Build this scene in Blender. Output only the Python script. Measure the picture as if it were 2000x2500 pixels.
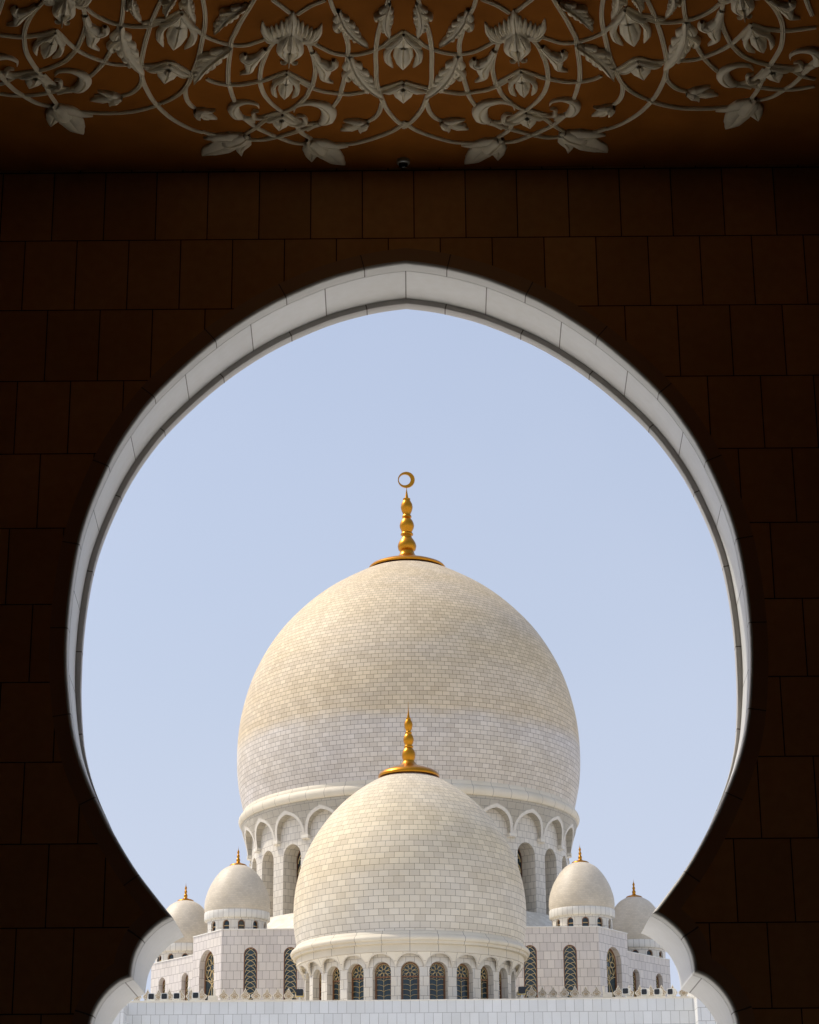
import bpy, bmesh, math, random
from mathutils import Vector, Matrix
random.seed(7)
for o in list(bpy.data.objects): bpy.data.objects.remove(o)
SC = bpy.context.scene
COL = SC.collection
PI = math.pi
# ------------------------------------------------------------------ camera
TH, RO, HC = math.radians(19.3), math.radians(.46), 1.6
f0 = Vector((0, math.cos(TH), math.sin(TH))); r0 = Vector((1, 0, 0)); u0 = Vector((0, -math.sin(TH), math.cos(TH)))
rc = r0*math.cos(RO) - u0*math.sin(RO); uc = r0*math.sin(RO) + u0*math.cos(RO)
cd = bpy.data.cameras.new('camera'); cam = bpy.data.objects.new('camera', cd); COL.objects.link(cam)
cd.sensor_fit = 'HORIZONTAL'; cd.sensor_width = 36; cd.lens = 97.2; cd.clip_start = .1; cd.clip_end = 8000
mw = Matrix((rc, uc, -f0)).transposed().to_4x4(); mw.translation = (0, 0, HC); cam.matrix_world = mw
SC.camera = cam
# ------------------------------------------------------------------ light
SUN = Vector((-.55, .17, .81)).normalized()
sun_el = math.asin(SUN.z); sun_az = math.atan2(SUN.x, SUN.y)
w = bpy.data.worlds.new('World'); SC.world = w; w.use_nodes = True
nt = w.node_tree; bg = nt.nodes['Background']
sky = nt.nodes.new('ShaderNodeTexSky'); sky.sky_type = 'NISHITA'; sky.sun_disc = False
sky.sun_elevation = sun_el; sky.sun_rotation = sun_az
sky.air_density = 1.0; sky.dust_density = 5.0; sky.ozone_density = 2.0; sky.altitude = 10
# pale desert haze, thicker towards the horizon
tcw = nt.nodes.new('ShaderNodeTexCoord'); sep = nt.nodes.new('ShaderNodeSeparateXYZ'); mr = nt.nodes.new('ShaderNodeMapRange'); mxw = nt.nodes.new('ShaderNodeMix'); mxw.data_type = 'RGBA'
nt.links.new(tcw.outputs['Generated'], sep.inputs[0]); nt.links.new(sep.outputs['Z'], mr.inputs['Value'])
for k_, v_ in (('From Min', .10), ('From Max', .45), ('To Min', 1.0), ('To Max', .32)): mr.inputs[k_].default_value = v_  # 
nz = nt.nodes.new('ShaderNodeTexNoise'); nz.inputs['Scale'].default_value = 3.2; nz.inputs['Detail'].default_value = 4; nt.links.new(tcw.outputs['Generated'], nz.inputs['Vector'])
ad = nt.nodes.new('ShaderNodeMath'); ad.operation = 'MULTIPLY_ADD'; ad.inputs[1].default_value = .55; ad.inputs[2].default_value = -.27; nt.links.new(nz.outputs['Fac'], ad.inputs[0])
ad2 = nt.nodes.new('ShaderNodeMath'); ad2.operation = 'ADD'; ad2.use_clamp = True; nt.links.new(mr.outputs[0], ad2.inputs[0]); nt.links.new(ad.outputs[0], ad2.inputs[1])
nt.links.new(ad2.outputs[0], mxw.inputs['Factor']); nt.links.new(sky.outputs[0], mxw.inputs['A']); mxw.inputs['B'].default_value = (3.60, 4.00, 4.95, 1)
nt.links.new(mxw.outputs['Result'], bg.inputs[0]); bg.inputs[1].default_value = .15
sd = bpy.data.lights.new('sun', 'SUN'); sd.energy = 2.6; sd.angle = math.radians(.5); sd.color = (1, .93, .80)
so = bpy.data.objects.new('sun', sd); COL.objects.link(so); so.rotation_euler = SUN.to_track_quat('Z', 'Y').to_euler()
vs = SC.view_settings; vs.view_transform = 'Standard'; vs.look = 'None'; vs.exposure = 0.20; vs.gamma = 1; vs.use_curve_mapping = False

# ------------------------------------------------------------------ materials
def mat_base(name):
    m = bpy.data.materials.new(name); m.use_nodes = True
    return m, m.node_tree, m.node_tree.nodes['Principled BSDF']
def plain(name, col, rough=.5, metal=0, noise=.06, nscale=3.0, spec=.5):
    m, t, b = mat_base(name); N = t.nodes.new; L = t.links.new
    tc = N('ShaderNodeTexCoord'); n = N('ShaderNodeTexNoise'); n.inputs['Scale'].default_value = nscale; n.inputs['Detail'].default_value = 5
    L(tc.outputs['Object'], n.inputs['Vector'])
    r = N('ShaderNodeValToRGB'); e = r.color_ramp.elements
    e[0].position = .3; e[1].position = .7
    e[0].color = (*[c*(1-noise) for c in col], 1); e[1].color = (*[min(1, c*(1+noise)) for c in col], 1)
    L(n.outputs['Fac'], r.inputs['Fac']); L(r.outputs[0], b.inputs['Base Color'])
    b.inputs['Roughness'].default_value = rough; b.inputs['Metallic'].default_value = metal
    b.inputs['Specular IOR Level'].default_value = spec
    return m
def tiled(name, c1, c2, tw, th, mortar=(.17, .13, .10), ms=.016, rough=.45, split=None, su=0, sv=0, offset=.5, stain=.10, bump=.25, spec=.5, tint=0):
    m, t, b = mat_base(name); N = t.nodes.new; L = t.links.new
    tc = N('ShaderNodeTexCoord'); mp = N('ShaderNodeMapping'); mp.inputs['Location'].default_value = (su, sv, 0)
    L(tc.outputs['UV'], mp.inputs[0])
    br = N('ShaderNodeTexBrick'); br.offset = offset; br.squash = 1
    for k, v in (('Scale', 1), ('Mortar Size', ms), ('Mortar Smooth', .15), ('Bias', 0), ('Brick Width', tw), ('Row Height', th)): br.inputs[k].default_value = v
    br.inputs['Color1'].default_value = (*c1, 1); br.inputs['Color2'].default_value = (*c2, 1); br.inputs['Mortar'].default_value = (*mortar, 1)
    L(mp.outputs[0], br.inputs['Vector'])
    n = N('ShaderNodeTexNoise'); n.inputs['Scale'].default_value = .35; n.inputs['Detail'].default_value = 6; n.inputs['Roughness'].default_value = .6
    L(tc.outputs['UV'], n.inputs['Vector'])
    n2 = N('ShaderNodeTexNoise'); n2.inputs['Scale'].default_value = 9; n2.inputs['Detail'].default_value = 4
    L(tc.outputs['UV'], n2.inputs['Vector'])
    mx = N('ShaderNodeMath'); mx.operation = 'MULTIPLY_ADD'; mx.inputs[1].default_value = .35
    L(n2.outputs['Fac'], mx.inputs[0]); L(n.outputs['Fac'], mx.inputs[2])
    r = N('ShaderNodeValToRGB'); e = r.color_ramp.elements
    e[0].position = .45; e[1].position = .9
    e[0].color = (1-stain, 1-stain*1.15, 1-stain*1.5, 1); e[1].color = (1, 1, 1, 1)
    L(mx.outputs[0], r.inputs['Fac'])
    mm = N('ShaderNodeMix'); mm.data_type = 'RGBA'; mm.blend_type = 'MULTIPLY'; mm.inputs['Factor'].default_value = 1
    L(br.outputs['Color'], mm.inputs['A']); L(r.outputs[0], mm.inputs['B'])
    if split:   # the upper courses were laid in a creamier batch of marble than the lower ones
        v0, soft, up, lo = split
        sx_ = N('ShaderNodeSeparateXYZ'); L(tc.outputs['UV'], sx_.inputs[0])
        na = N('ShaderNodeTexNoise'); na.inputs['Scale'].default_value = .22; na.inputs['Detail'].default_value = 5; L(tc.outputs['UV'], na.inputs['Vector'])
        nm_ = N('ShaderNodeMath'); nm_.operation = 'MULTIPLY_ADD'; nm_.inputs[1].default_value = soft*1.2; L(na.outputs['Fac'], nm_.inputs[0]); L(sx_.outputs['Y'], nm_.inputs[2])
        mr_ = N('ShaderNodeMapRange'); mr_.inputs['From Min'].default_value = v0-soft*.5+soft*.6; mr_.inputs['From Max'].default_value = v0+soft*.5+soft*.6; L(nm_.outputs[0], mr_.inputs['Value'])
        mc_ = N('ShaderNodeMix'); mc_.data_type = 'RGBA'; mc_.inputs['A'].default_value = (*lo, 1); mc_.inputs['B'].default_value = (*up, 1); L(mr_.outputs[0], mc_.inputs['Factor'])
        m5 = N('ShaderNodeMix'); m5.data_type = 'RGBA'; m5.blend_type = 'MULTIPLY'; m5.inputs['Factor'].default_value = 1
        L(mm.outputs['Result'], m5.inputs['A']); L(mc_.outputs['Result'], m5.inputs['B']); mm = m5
    if tint:   # quarry batches: broad bands of creamier and greyer marble
        m3 = N('ShaderNodeMapping'); m3.inputs['Scale'].default_value = (.045, .16, 1); L(tc.outputs['UV'], m3.inputs[0])
        n3 = N('ShaderNodeTexNoise'); n3.inputs['Scale'].default_value = 1; n3.inputs['Detail'].default_value = 7; n3.inputs['Roughness'].default_value = .62; L(m3.outputs[0], n3.inputs['Vector'])
        r3 = N('ShaderNodeValToRGB'); e3 = r3.color_ramp.elements; e3[0].position = .38; e3[1].position = .62
        e3[0].color = (1.0, .965, .875, 1); e3[1].color = (.985, .985, 1.0, 1); L(n3.outputs['Fac'], r3.inputs['Fac'])
        m4 = N('ShaderNodeMix'); m4.data_type = 'RGBA'; m4.blend_type = 'MULTIPLY'; m4.inputs['Factor'].default_value = 1
        L(mm.outputs['Result'], m4.inputs['A']); L(r3.outputs[0], m4.inputs['B']); mm = m4
    L(mm.outputs['Result'], b.inputs['Base Color'])
    bp = N('ShaderNodeBump'); bp.inputs['Strength'].default_value = bump; bp.inputs['Distance'].default_value = .01; bp.invert = True
    L(br.outputs['Fac'], bp.inputs['Height']); L(bp.outputs[0], b.inputs['Normal'])
    b.inputs['Roughness'].default_value = rough; b.inputs['Specular IOR Level'].default_value = spec
    return m
W1, W2 = (.76, .705, .61), (.65, .60, .515)
M = {}
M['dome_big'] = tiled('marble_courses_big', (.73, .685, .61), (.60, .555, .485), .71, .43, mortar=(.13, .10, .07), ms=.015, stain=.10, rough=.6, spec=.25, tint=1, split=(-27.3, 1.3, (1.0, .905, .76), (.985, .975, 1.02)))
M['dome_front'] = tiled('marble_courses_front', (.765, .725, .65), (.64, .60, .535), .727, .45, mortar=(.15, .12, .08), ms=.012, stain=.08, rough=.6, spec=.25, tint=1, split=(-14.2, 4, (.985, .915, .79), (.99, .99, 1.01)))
M['dome_small'] = tiled('marble_fine_courses', (.70, .62, .50), (.63, .555, .445), .30, .17, mortar=(.5, .45, .38), ms=.006, stain=.14, rough=.5, spec=.3)
M['drum'] = tiled('marble_drum', W1, W2, .60, .62, ms=.013)
M['drum_front'] = tiled('marble_drum_front', W1, (.70, .665, .60), .60, .66, ms=.011)
M['corbel'] = tiled('marble_corbel', (.84, .785, .68), (.77, .715, .61), .9, .6, ms=.010)
M['cornice'] = tiled('marble_cornice', (.74, .67, .54), (.69, .62, .50), 2.0, 9, ms=.016, sv=4.5, offset=0, rough=.55, spec=.25)
M['band'] = tiled('marble_band', (.80, .77, .70), (.70, .67, .61), .5, 5, ms=.012, sv=2.5, offset=0)
M['block'] = tiled('marble_block', (.74, .68, .62), (.64, .585, .545), .60, .715, ms=.013)
M['parapet'] = tiled('marble_parapet', (.80, .80, .78), (.72, .72, .70), .607, .859, mortar=(.30, .28, .25), ms=.012, sv=-19.653 + .859*30, stain=.08)
M['roof'] = tiled('marble_roof', (.80, .75, .64), (.64, .59, .49), .5, .3, mortar=(.6, .54, .42), ms=.01, stain=.15)
M['white'] = plain('white_marble_trim', (.80, .77, .70), .4)
M['trim'] = plain('cream_trim', (.68, .63, .545), .6, noise=.06, spec=.3)
M['merlon'] = plain('carved_marble', (.80, .74, .62), .5, noise=.08)
M['merlon_cut'] = plain('carved_recess', (.52, .40, .26), .6, noise=.25, nscale=14)
M['gold'] = plain('gilded_metal', (.50, .21, .013), .30, .92, noise=.08, nscale=2)
M['gilt'] = plain('gilded_lattice', (.60, .45, .22), .5, .2)
M['wood'] = plain('brown_window_frame', (.20, .085, .03), .4)
M['glass'] = plain('dark_window_glass', (.010, .028, .036), .14, noise=.5, nscale=1.3, spec=.6)
M['stone_in'] = tiled('brown_stone_panels', (.74, .42, .18), (.58, .325, .14), .605, .886, mortar=(.03, .017, .01), ms=.007, su=.20, sv=-13.147 + .886*20, rough=.7, stain=.30, bump=.4, spec=.12)
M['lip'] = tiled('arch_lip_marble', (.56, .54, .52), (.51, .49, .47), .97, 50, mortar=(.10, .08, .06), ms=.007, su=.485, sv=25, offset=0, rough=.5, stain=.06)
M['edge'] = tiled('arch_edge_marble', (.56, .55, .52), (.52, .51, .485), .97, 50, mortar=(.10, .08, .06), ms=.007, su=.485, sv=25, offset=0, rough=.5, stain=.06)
M['ring'] = tiled('arch_ring_shaded_marble', (.46, .28, .15), (.42, .25, .135), .97, 50, mortar=(.10, .08, .06), ms=.007, su=.485, sv=25, offset=0, rough=.5, stain=.06)  # white ring marble, its face browned so the shade sits in the colour
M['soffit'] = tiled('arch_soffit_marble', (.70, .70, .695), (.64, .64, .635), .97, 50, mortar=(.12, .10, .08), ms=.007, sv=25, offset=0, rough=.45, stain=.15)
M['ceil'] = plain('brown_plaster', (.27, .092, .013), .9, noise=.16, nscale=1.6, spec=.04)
M['relief'] = plain('carved_plaster', (.76, .67, .49), .6, noise=.08, nscale=8)
M['floor'] = tiled('polished_floor', (.50, .45, .38), (.44, .39, .33), 1.2, 1.2, rough=.3)
M['ground'] = tiled('courtyard_marble', (.74, .735, .72), (.69, .685, .67), 1.2, 1.2, rough=.5)
M['darkwall'] = plain('added_hall_wall', (.20, .12, .07), .8)
M['black'] = plain('black_plastic', (.012, .013, .015), .15, noise=.2)
M['chrome'] = plain('grey_metal_ring', (.45, .47, .45), .3, .6)
M['lampwhite'] = plain('white_housing', (.78, .77, .72), .4)
M['yellow'] = plain('yellow_bracket', (.72, .52, .14), .5)
M['bird'] = plain('grey_feathers', (.08, .075, .07), .8)

# ------------------------------------------------------------------ mesh helpers
class MB:
    def __init__(s): s.v = []; s.f = []; s.uv = []
    def vert(s, p): s.v.append(tuple(p)); return len(s.v)-1
    def face(s, pts, uvs=None):
        b = len(s.v); s.v += [tuple(p) for p in pts]; s.f.append(list(range(b, b+len(pts))))
        s.uv.append(uvs or [(p[0], p[2]) for p in pts])
    def grid(s, P, U=None, flip=False, cu=False):
        # P rows of points; shared vertices for smooth shading
        b = len(s.v); n = len(P[0])
        for row in P: s.v += [tuple(p) for p in row]
        for i in range(len(P)-1):
            for j in range(n-1):
                q = [(i, j), (i, j+1), (i+1, j+1), (i+1, j)]
                if flip: q.reverse()
                s.f.append([b+a*n+c for a, c in q])
                s.uv.append([U[a][c] if U else (P[a][c][0], P[a][c][2]) for a, c in q])
    def build(s, name, mat, parent=None, smooth=False, merge=0):
        me = bpy.data.meshes.new(name); me.from_pydata(s.v, [], s.f)
        uvl = me.uv_layers.new(name='UVMap'); k = 0
        for fu in s.uv:
            for c in fu: uvl.data[k].uv = c; k += 1
        if merge:
            bm = bmesh.new(); bm.from_mesh(me); bmesh.ops.remove_doubles(bm, verts=bm.verts, dist=merge); bm.to_mesh(me); bm.free()
        if smooth: me.polygons.foreach_set('use_smooth', [True]*len(me.polygons))
        me.materials.append(mat); me.update()
        o = bpy.data.objects.new(name, me); COL.objects.link(o)
        if smooth == 'auto':
            try:
                me.set_sharp_from_angle(angle=math.radians(50))
            except Exception: pass
        if parent: o.parent = parent
        return o
def box(mb, x0, x1, y0, y1, z0, z1, skip=''):
    for k, pts, uv in (('f', [(x0,y0,z0),(x1,y0,z0),(x1,y0,z1),(x0,y0,z1)], 'xz'), ('b', [(x1,y1,z0),(x0,y1,z0),(x0,y1,z1),(x1,y1,z1)], 'xz'),
                       ('l', [(x0,y1,z0),(x0,y0,z0),(x0,y0,z1),(x0,y1,z1)], 'yz'), ('r', [(x1,y0,z0),(x1,y1,z0),(x1,y1,z1),(x1,y0,z1)], 'yz'),
                       ('t', [(x0,y0,z1),(x1,y0,z1),(x1,y1,z1),(x0,y1,z1)], 'xy'), ('u', [(x0,y1,z0),(x1,y1,z0),(x1,y0,z0),(x0,y0,z0)], 'xy')):
        if k in skip: continue
        i = 'xyz'.index(uv[0]); j = 'xyz'.index(uv[1])
        mb.face(pts, [(p[i], p[j]) for p in pts])
def thing(name, label, cat, loc=(0, 0, 0), rz=0, group=None):
    o = bpy.data.objects.new(name, None); COL.objects.link(o); o.location = loc; o.rotation_euler = (0, 0, rz)
    o['label'] = label; o['category'] = cat
    if group: o['group'] = group
    return o
def lathe(mb, prof, n=96, a0=-PI, a1=PI, ubase=None, vbase=0):
    # uv: u along the circumference at radius ubase, v = arc length down the profile
    R = ubase or max(r for r, z in prof)
    L = [vbase]
    for i in range(1, len(prof)): L.append(L[-1] + math.dist(prof[i], prof[i-1]))
    P = []; U = []
    for (r, z), l in zip(prof, L):
        P.append([(r*math.sin(a0+(a1-a0)*j/n), -r*math.cos(a0+(a1-a0)*j/n), z) for j in range(n+1)])
        U.append([((a0+(a1-a0)*j/n)*R, -l) for j in range(n+1)])
    mb.grid(P, U, flip=True)
def spline(pts, k=6):
    out = []
    n = len(pts)
    for i in range(n-1):
        p0 = pts[max(i-1, 0)]; p1 = pts[i]; p2 = pts[i+1]; p3 = pts[min(i+2, n-1)]
        for j in range(k):
            t = j/k
            out.append(tuple(.5*((2*b) + (-a+c)*t + (2*a-5*b+4*c-d)*t*t + (-a+3*b-3*c+d)*t**3) for a, b, c, d in zip(p0, p1, p2, p3)))
    out.append(tuple(pts[-1])); return out
def arch_out(a, s, z0, pointed=0, n=14, step=None):
    """outline of an arched opening, bottom left up and over to bottom right"""
    pts = [(-a, z0)]
    nz = max(1, int((s-z0)/(step or 1e9)))
    for i in range(1, nz+1): pts.append((-a, z0+(s-z0)*i/nz))
    if pointed:
        # each half is a shallow arc from the springing to the point
        ch = Vector((a, pointed*a)); nn = Vector((-ch.y, ch.x)).normalized(); h = []
        for i in range(1, n//2+1):
            t = i/(n//2); q = ch*t + nn*(ch.length*.20*4*t*(1-t)); h.append((-a+q.x, s+q.y))
        h[-1] = (0, h[-1][1])
        pts += h + [(-x, z) for x, z in reversed(h[:-1])]
    else:
        for i in range(1, n): t = PI-PI*i/n; pts.append((a*math.cos(t), s+a*math.sin(t)))
    pts.append((a, s))
    for i in range(nz-1, -1, -1): pts.append((a, z0+(s-z0)*i/nz))
    return pts
def bay(mb, mp, W, H, a, s, z0, zb, depth, pointed=0, k=2, uo=0, rev=None, step=None, sill=True):
    """a wall bay W wide from zb to H with an arched opening and its reveals; mp(u, v, d) gives the 3D point"""
    out = arch_out(a, s, z0, pointed, step=step)
    def outer(p):
        u, v = p
        if v <= s+1e-6: return (math.copysign(W/2, u), v)
        du, dv = u, v-s
        if abs(du) < 1e-6: return (0, H)
        t = min(W/2/abs(du), (H-s)/dv)
        return (du*t, s+dv*t)
    # make sure the corners are hit
    ca = math.atan2(H-s, W/2); res = []
    for i, p in enumerate(out):
        if res:
            q = out[i-1]
            if p[1] > s-1e-6 and q[1] > s-1e-6:
                aq = math.atan2(q[1]-s, q[0]) if q[1] > s+1e-6 else (PI if q[0] < 0 else 0)
                ap = math.atan2(p[1]-s, p[0]) if p[1] > s+1e-6 else (PI if p[0] < 0 else 0)
                for c in (PI-ca, ca):
                    if ap+1e-4 < c < aq-1e-4:
                        t = (aq-c)/(aq-ap); m = (q[0]+(p[0]-q[0])*t, q[1]+(p[1]-q[1])*t)
                        res.append((m, (math.copysign(W/2, math.cos(c)), H)))
        res.append((p, outer(p)))
    P = []; U = []
    for i_, o_ in res:
        row = [(i_[0]+(o_[0]-i_[0])*j/k, i_[1]+(o_[1]-i_[1])*j/k) for j in range(k+1)]
        P.append([mp(u, v, 0) for u, v in row]); U.append([(u+uo, v) for u, v in row])
    mb.grid(P, U, flip=False)
    if z0 > zb+1e-6:
        row = [(-W/2+W*j/4) for j in range(5)]
        mb.grid([[mp(u, z0, 0) for u in row], [mp(u, zb, 0) for u in row]], [[(u+uo, z0) for u in row], [(u+uo, zb) for u in row]], flip=True)
    r = rev or mb
    L = 0; P = []; U = []
    o2 = [p for p, _ in res]
    for i, p in enumerate(o2):
        if i: L += math.dist(p, o2[i-1])
        P.append([mp(p[0], p[1], d) for d in (0, depth)]); U.append([(d, L) for d in (0, depth)])
    r.grid(P, U)
    if sill:
        r.face([mp(-a, z0, 0), mp(a, z0, 0), mp(a, z0, depth), mp(-a, z0, depth)], [(0, 0), (2*a, 0), (2*a, depth), (0, depth)])
def cyl(R, phi=0, cz=0, flare=None):
    def f(u, v, d):
        rr = (flare(v) if flare else R)-d; an = phi+u/R
        return (rr*math.sin(an), -rr*math.cos(an), v)
    return f
def ribbon(mb, pts, w, y0, y1, closed=False):
    """a bar following 2D points (x, z), w wide in plane, from y0 (front) to y1"""
    n = len(pts); rows = []
    for i, p in enumerate(pts):
        a = pts[i-1] if (i or closed) else p; b = pts[(i+1) % n] if (i < n-1 or closed) else p
        dx, dz = b[0]-a[0], b[1]-a[1]; l = math.hypot(dx, dz) or 1; nx, nz = -dz/l*w/2, dx/l*w/2
        rows.append([(p[0]+nx, y1, p[1]+nz), (p[0]+nx, y0, p[1]+nz), (p[0]-nx, y0, p[1]-nz), (p[0]-nx, y1, p[1]-nz)])
    if closed: rows.append(rows[0])
    mb.grid(rows)
def clone(o, parent, loc=None, rz=None):
    c = o.copy(); COL.objects.link(c); c.parent = parent
    if loc is not None: c.location = loc
    if rz is not None: c.rotation_euler = (0, 0, rz)
    for ch in list(o.children):
        d = ch.copy(); COL.objects.link(d); d.parent = c
    return c
VINES=[
  [(-0.97,20.45),(-0.86,20.57),(-0.74,20.67),(-0.58,20.71),(-0.44,20.68),(-0.31,20.61),(-0.21,20.52),(-0.15,20.42),(-0.07,20.33),(-0.0,20.24)] ,
  [(-0.14,19.55),(-0.19,19.87),(-0.24,20.11),(-0.28,20.39),(-0.3,20.69),(-0.3,20.97),(-0.3,21.27),(-0.27,21.53),(-0.23,21.76),(-0.19,21.89)] ,
  [(-0.26,21.54),(-0.2,21.86),(-0.09,22.13),(0.02,22.29)] ,
  [(-0.83,22.66),(-0.61,22.65),(-0.38,22.54),(-0.15,22.37),(-0.05,22.25),(0.02,22.15)] ,
  [(-0.76,19.55),(-0.72,19.81),(-0.67,19.98),(-0.64,20.14),(-0.61,20.33),(-0.59,20.52),(-0.6,20.71),(-0.62,20.96),(-0.65,21.2),(-0.69,21.44),(-0.71,21.57),(-0.77,21.75),(-0.85,21.93)] ,
  [(-1.14,21.25),(-1.02,21.38),(-0.9,21.46),(-0.77,21.5),(-0.64,21.53),(-0.52,21.51),(-0.41,21.48)] ,
  [(-0.27,21.42),(-0.14,21.35),(-0.01,21.27)] ,
  [(-0.26,21.48),(-0.19,21.5),(-0.13,21.49)] ,
  [(-1.01,20.47),(-0.98,20.66),(-0.96,20.86),(-0.96,21.02),(-0.98,21.19),(-1.01,21.34),(-1.04,21.42),(-1.08,21.56),(-1.17,21.72),(-1.27,21.85),(-1.36,21.91)] ,
  [(-1.36,21.9),(-1.48,22.0),(-1.6,22.13),(-1.69,22.26),(-1.82,22.41)] ,
  [(-1.35,20.41),(-1.43,20.56),(-1.49,20.75),(-1.54,20.95),(-1.57,21.19),(-1.57,21.35),(-1.54,21.55),(-1.47,21.74),(-1.37,21.91)] ,
  [(-1.36,21.9),(-1.28,22.06),(-1.23,22.2),(-1.18,22.38),(-1.07,22.53)] ,
  [(-1.41,20.35),(-1.56,20.44),(-1.68,20.5),(-1.82,20.49),(-1.96,20.42),(-2.09,20.31),(-2.16,20.19),(-2.22,20.06),(-2.26,19.93),(-2.3,19.82)] ,
  [(-2.3,19.82),(-2.38,19.9),(-2.47,19.97),(-2.54,19.98),(-2.72,20.05)] ,
  [(-1.49,19.53),(-1.61,19.83),(-1.7,20.05),(-1.77,20.25),(-1.82,20.4),(-1.84,20.55),(-1.87,20.75),(-1.9,20.98),(-1.92,21.24),(-1.91,21.38),(-1.9,21.53),(-1.88,21.69)] ,
  [(-2.15,21.18),(-2.07,21.25),(-1.93,21.3),(-1.78,21.3),(-1.65,21.26),(-1.52,21.21),(-1.43,21.15),(-1.27,21.04)] ,
  [(-1.27,21.04),(-1.15,21.17),(-1.04,21.29),(-0.99,21.35)] ,
  [(-2.05,19.53),(-2.05,19.85),(-2.07,20.08),(-2.11,20.3),(-2.16,20.55),(-2.21,20.78),(-2.29,21.05),(-2.37,21.29),(-2.46,21.46),(-2.58,21.6),(-2.69,21.69)] ,
  [(-2.7,21.69),(-2.78,21.76),(-2.94,21.84),(-3.09,21.89),(-3.29,21.91),(-3.49,21.9),(-3.67,21.86),(-3.8,21.79)] ,
  [(-2.43,19.49),(-2.57,19.87),(-2.67,20.19),(-2.76,20.54),(-2.83,20.88),(-2.85,21.15),(-2.83,21.4),(-2.77,21.69),(-2.64,22.01),(-2.46,22.25),(-2.3,22.37)] ,
  [(-2.31,22.34),(-2.21,22.4),(-2.09,22.44),(-2.05,22.42)] ,
  [(-2.85,21.13),(-2.88,21.28),(-2.97,21.43),(-3.05,21.5),(-3.12,21.53)] ,
  [(-2.38,21.29),(-2.41,21.46),(-2.41,21.62),(-2.38,21.74),(-2.34,21.81)] ,
  [(-0.25,21.72),(-0.28,21.92),(-0.34,22.06),(-0.42,22.14)] ,
  [(-2.81,20.89),(-2.66,20.88),(-2.51,20.82),(-2.41,20.93),(-2.31,21.06)] ,
  [(-2.79,20.93),(-2.75,20.97),(-2.68,20.98)] ,
  [(-2.45,21.08),(-2.39,21.12),(-2.32,21.08)] ,
  [(-2.97,20.88),(-3.15,20.85),(-3.33,20.72),(-3.46,20.58),(-3.54,20.43),(-3.59,20.29),(-3.64,20.16)] ,
  [(-3.64,20.16),(-3.76,20.23),(-3.85,20.26),(-4.02,20.29),(-4.19,20.26),(-4.33,20.23)] ,
  [(-3.26,19.75),(-3.19,19.88),(-3.05,20.02),(-2.89,20.09),(-2.75,20.11),(-2.63,20.09),(-2.52,20.03)] ,
  [(-2.84,19.49),(-2.92,19.96),(-2.98,20.16),(-3.02,20.32),(-3.1,20.54),(-3.19,20.75),(-3.25,20.87),(-3.38,21.07),(-3.47,21.18)] ,
  [(-3.29,19.72),(-3.3,19.95),(-3.34,20.18),(-3.45,20.48),(-3.52,20.62),(-3.64,20.79),(-3.8,20.91),(-3.95,20.98),(-4.09,21.01),(-4.22,21.04),(-4.32,21.01),(-4.44,20.98)] ,
  [(-3.95,20.98),(-4.09,21.03),(-4.22,21.1),(-4.36,21.23),(-4.5,21.29)] ,
  [(-3.61,19.52),(-3.81,19.81),(-3.93,20.06),(-3.99,20.29),(-4.02,20.59),(-3.99,20.84),(-3.95,21.03),(-3.92,21.31),(-3.9,21.52),(-3.86,21.71)] ,
  [(-4.43,20.9),(-4.39,21.0),(-4.35,21.18),(-4.29,21.36),(-4.22,21.48),(-4.08,21.67),(-3.93,21.75)] ,
  [(-4.52,21.44),(-4.32,21.5),(-4.09,21.5),(-3.88,21.44),(-3.69,21.36)] ,
  [(-4.05,19.47),(-4.1,19.6),(-4.18,19.82),(-4.25,20.0)] ,
  [(-3.91,21.06),(-3.86,21.21),(-3.79,21.31),(-3.69,21.37)] ,
  [(-1.8,22.03),(-1.68,22.05),(-1.56,22.0),(-1.41,21.91)] ,
  [(-1.8,22.07),(-1.69,22.25),(-1.58,22.37),(-1.47,22.47),(-1.28,22.62),(-1.12,22.65)] ,
  [(-1.82,22.53),(-1.65,22.54),(-1.5,22.49),(-1.35,22.42),(-1.19,22.33),(-1.02,22.22)] ,
  [(-1.32,21.93),(-1.22,22.08),(-1.1,22.18),(-1.01,22.16)] ,
  [(-1.34,19.62),(-1.25,19.75),(-1.17,19.88)] ,
  [(-0.8,19.64),(-0.96,19.75),(-1.1,19.91)] ,
]
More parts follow.
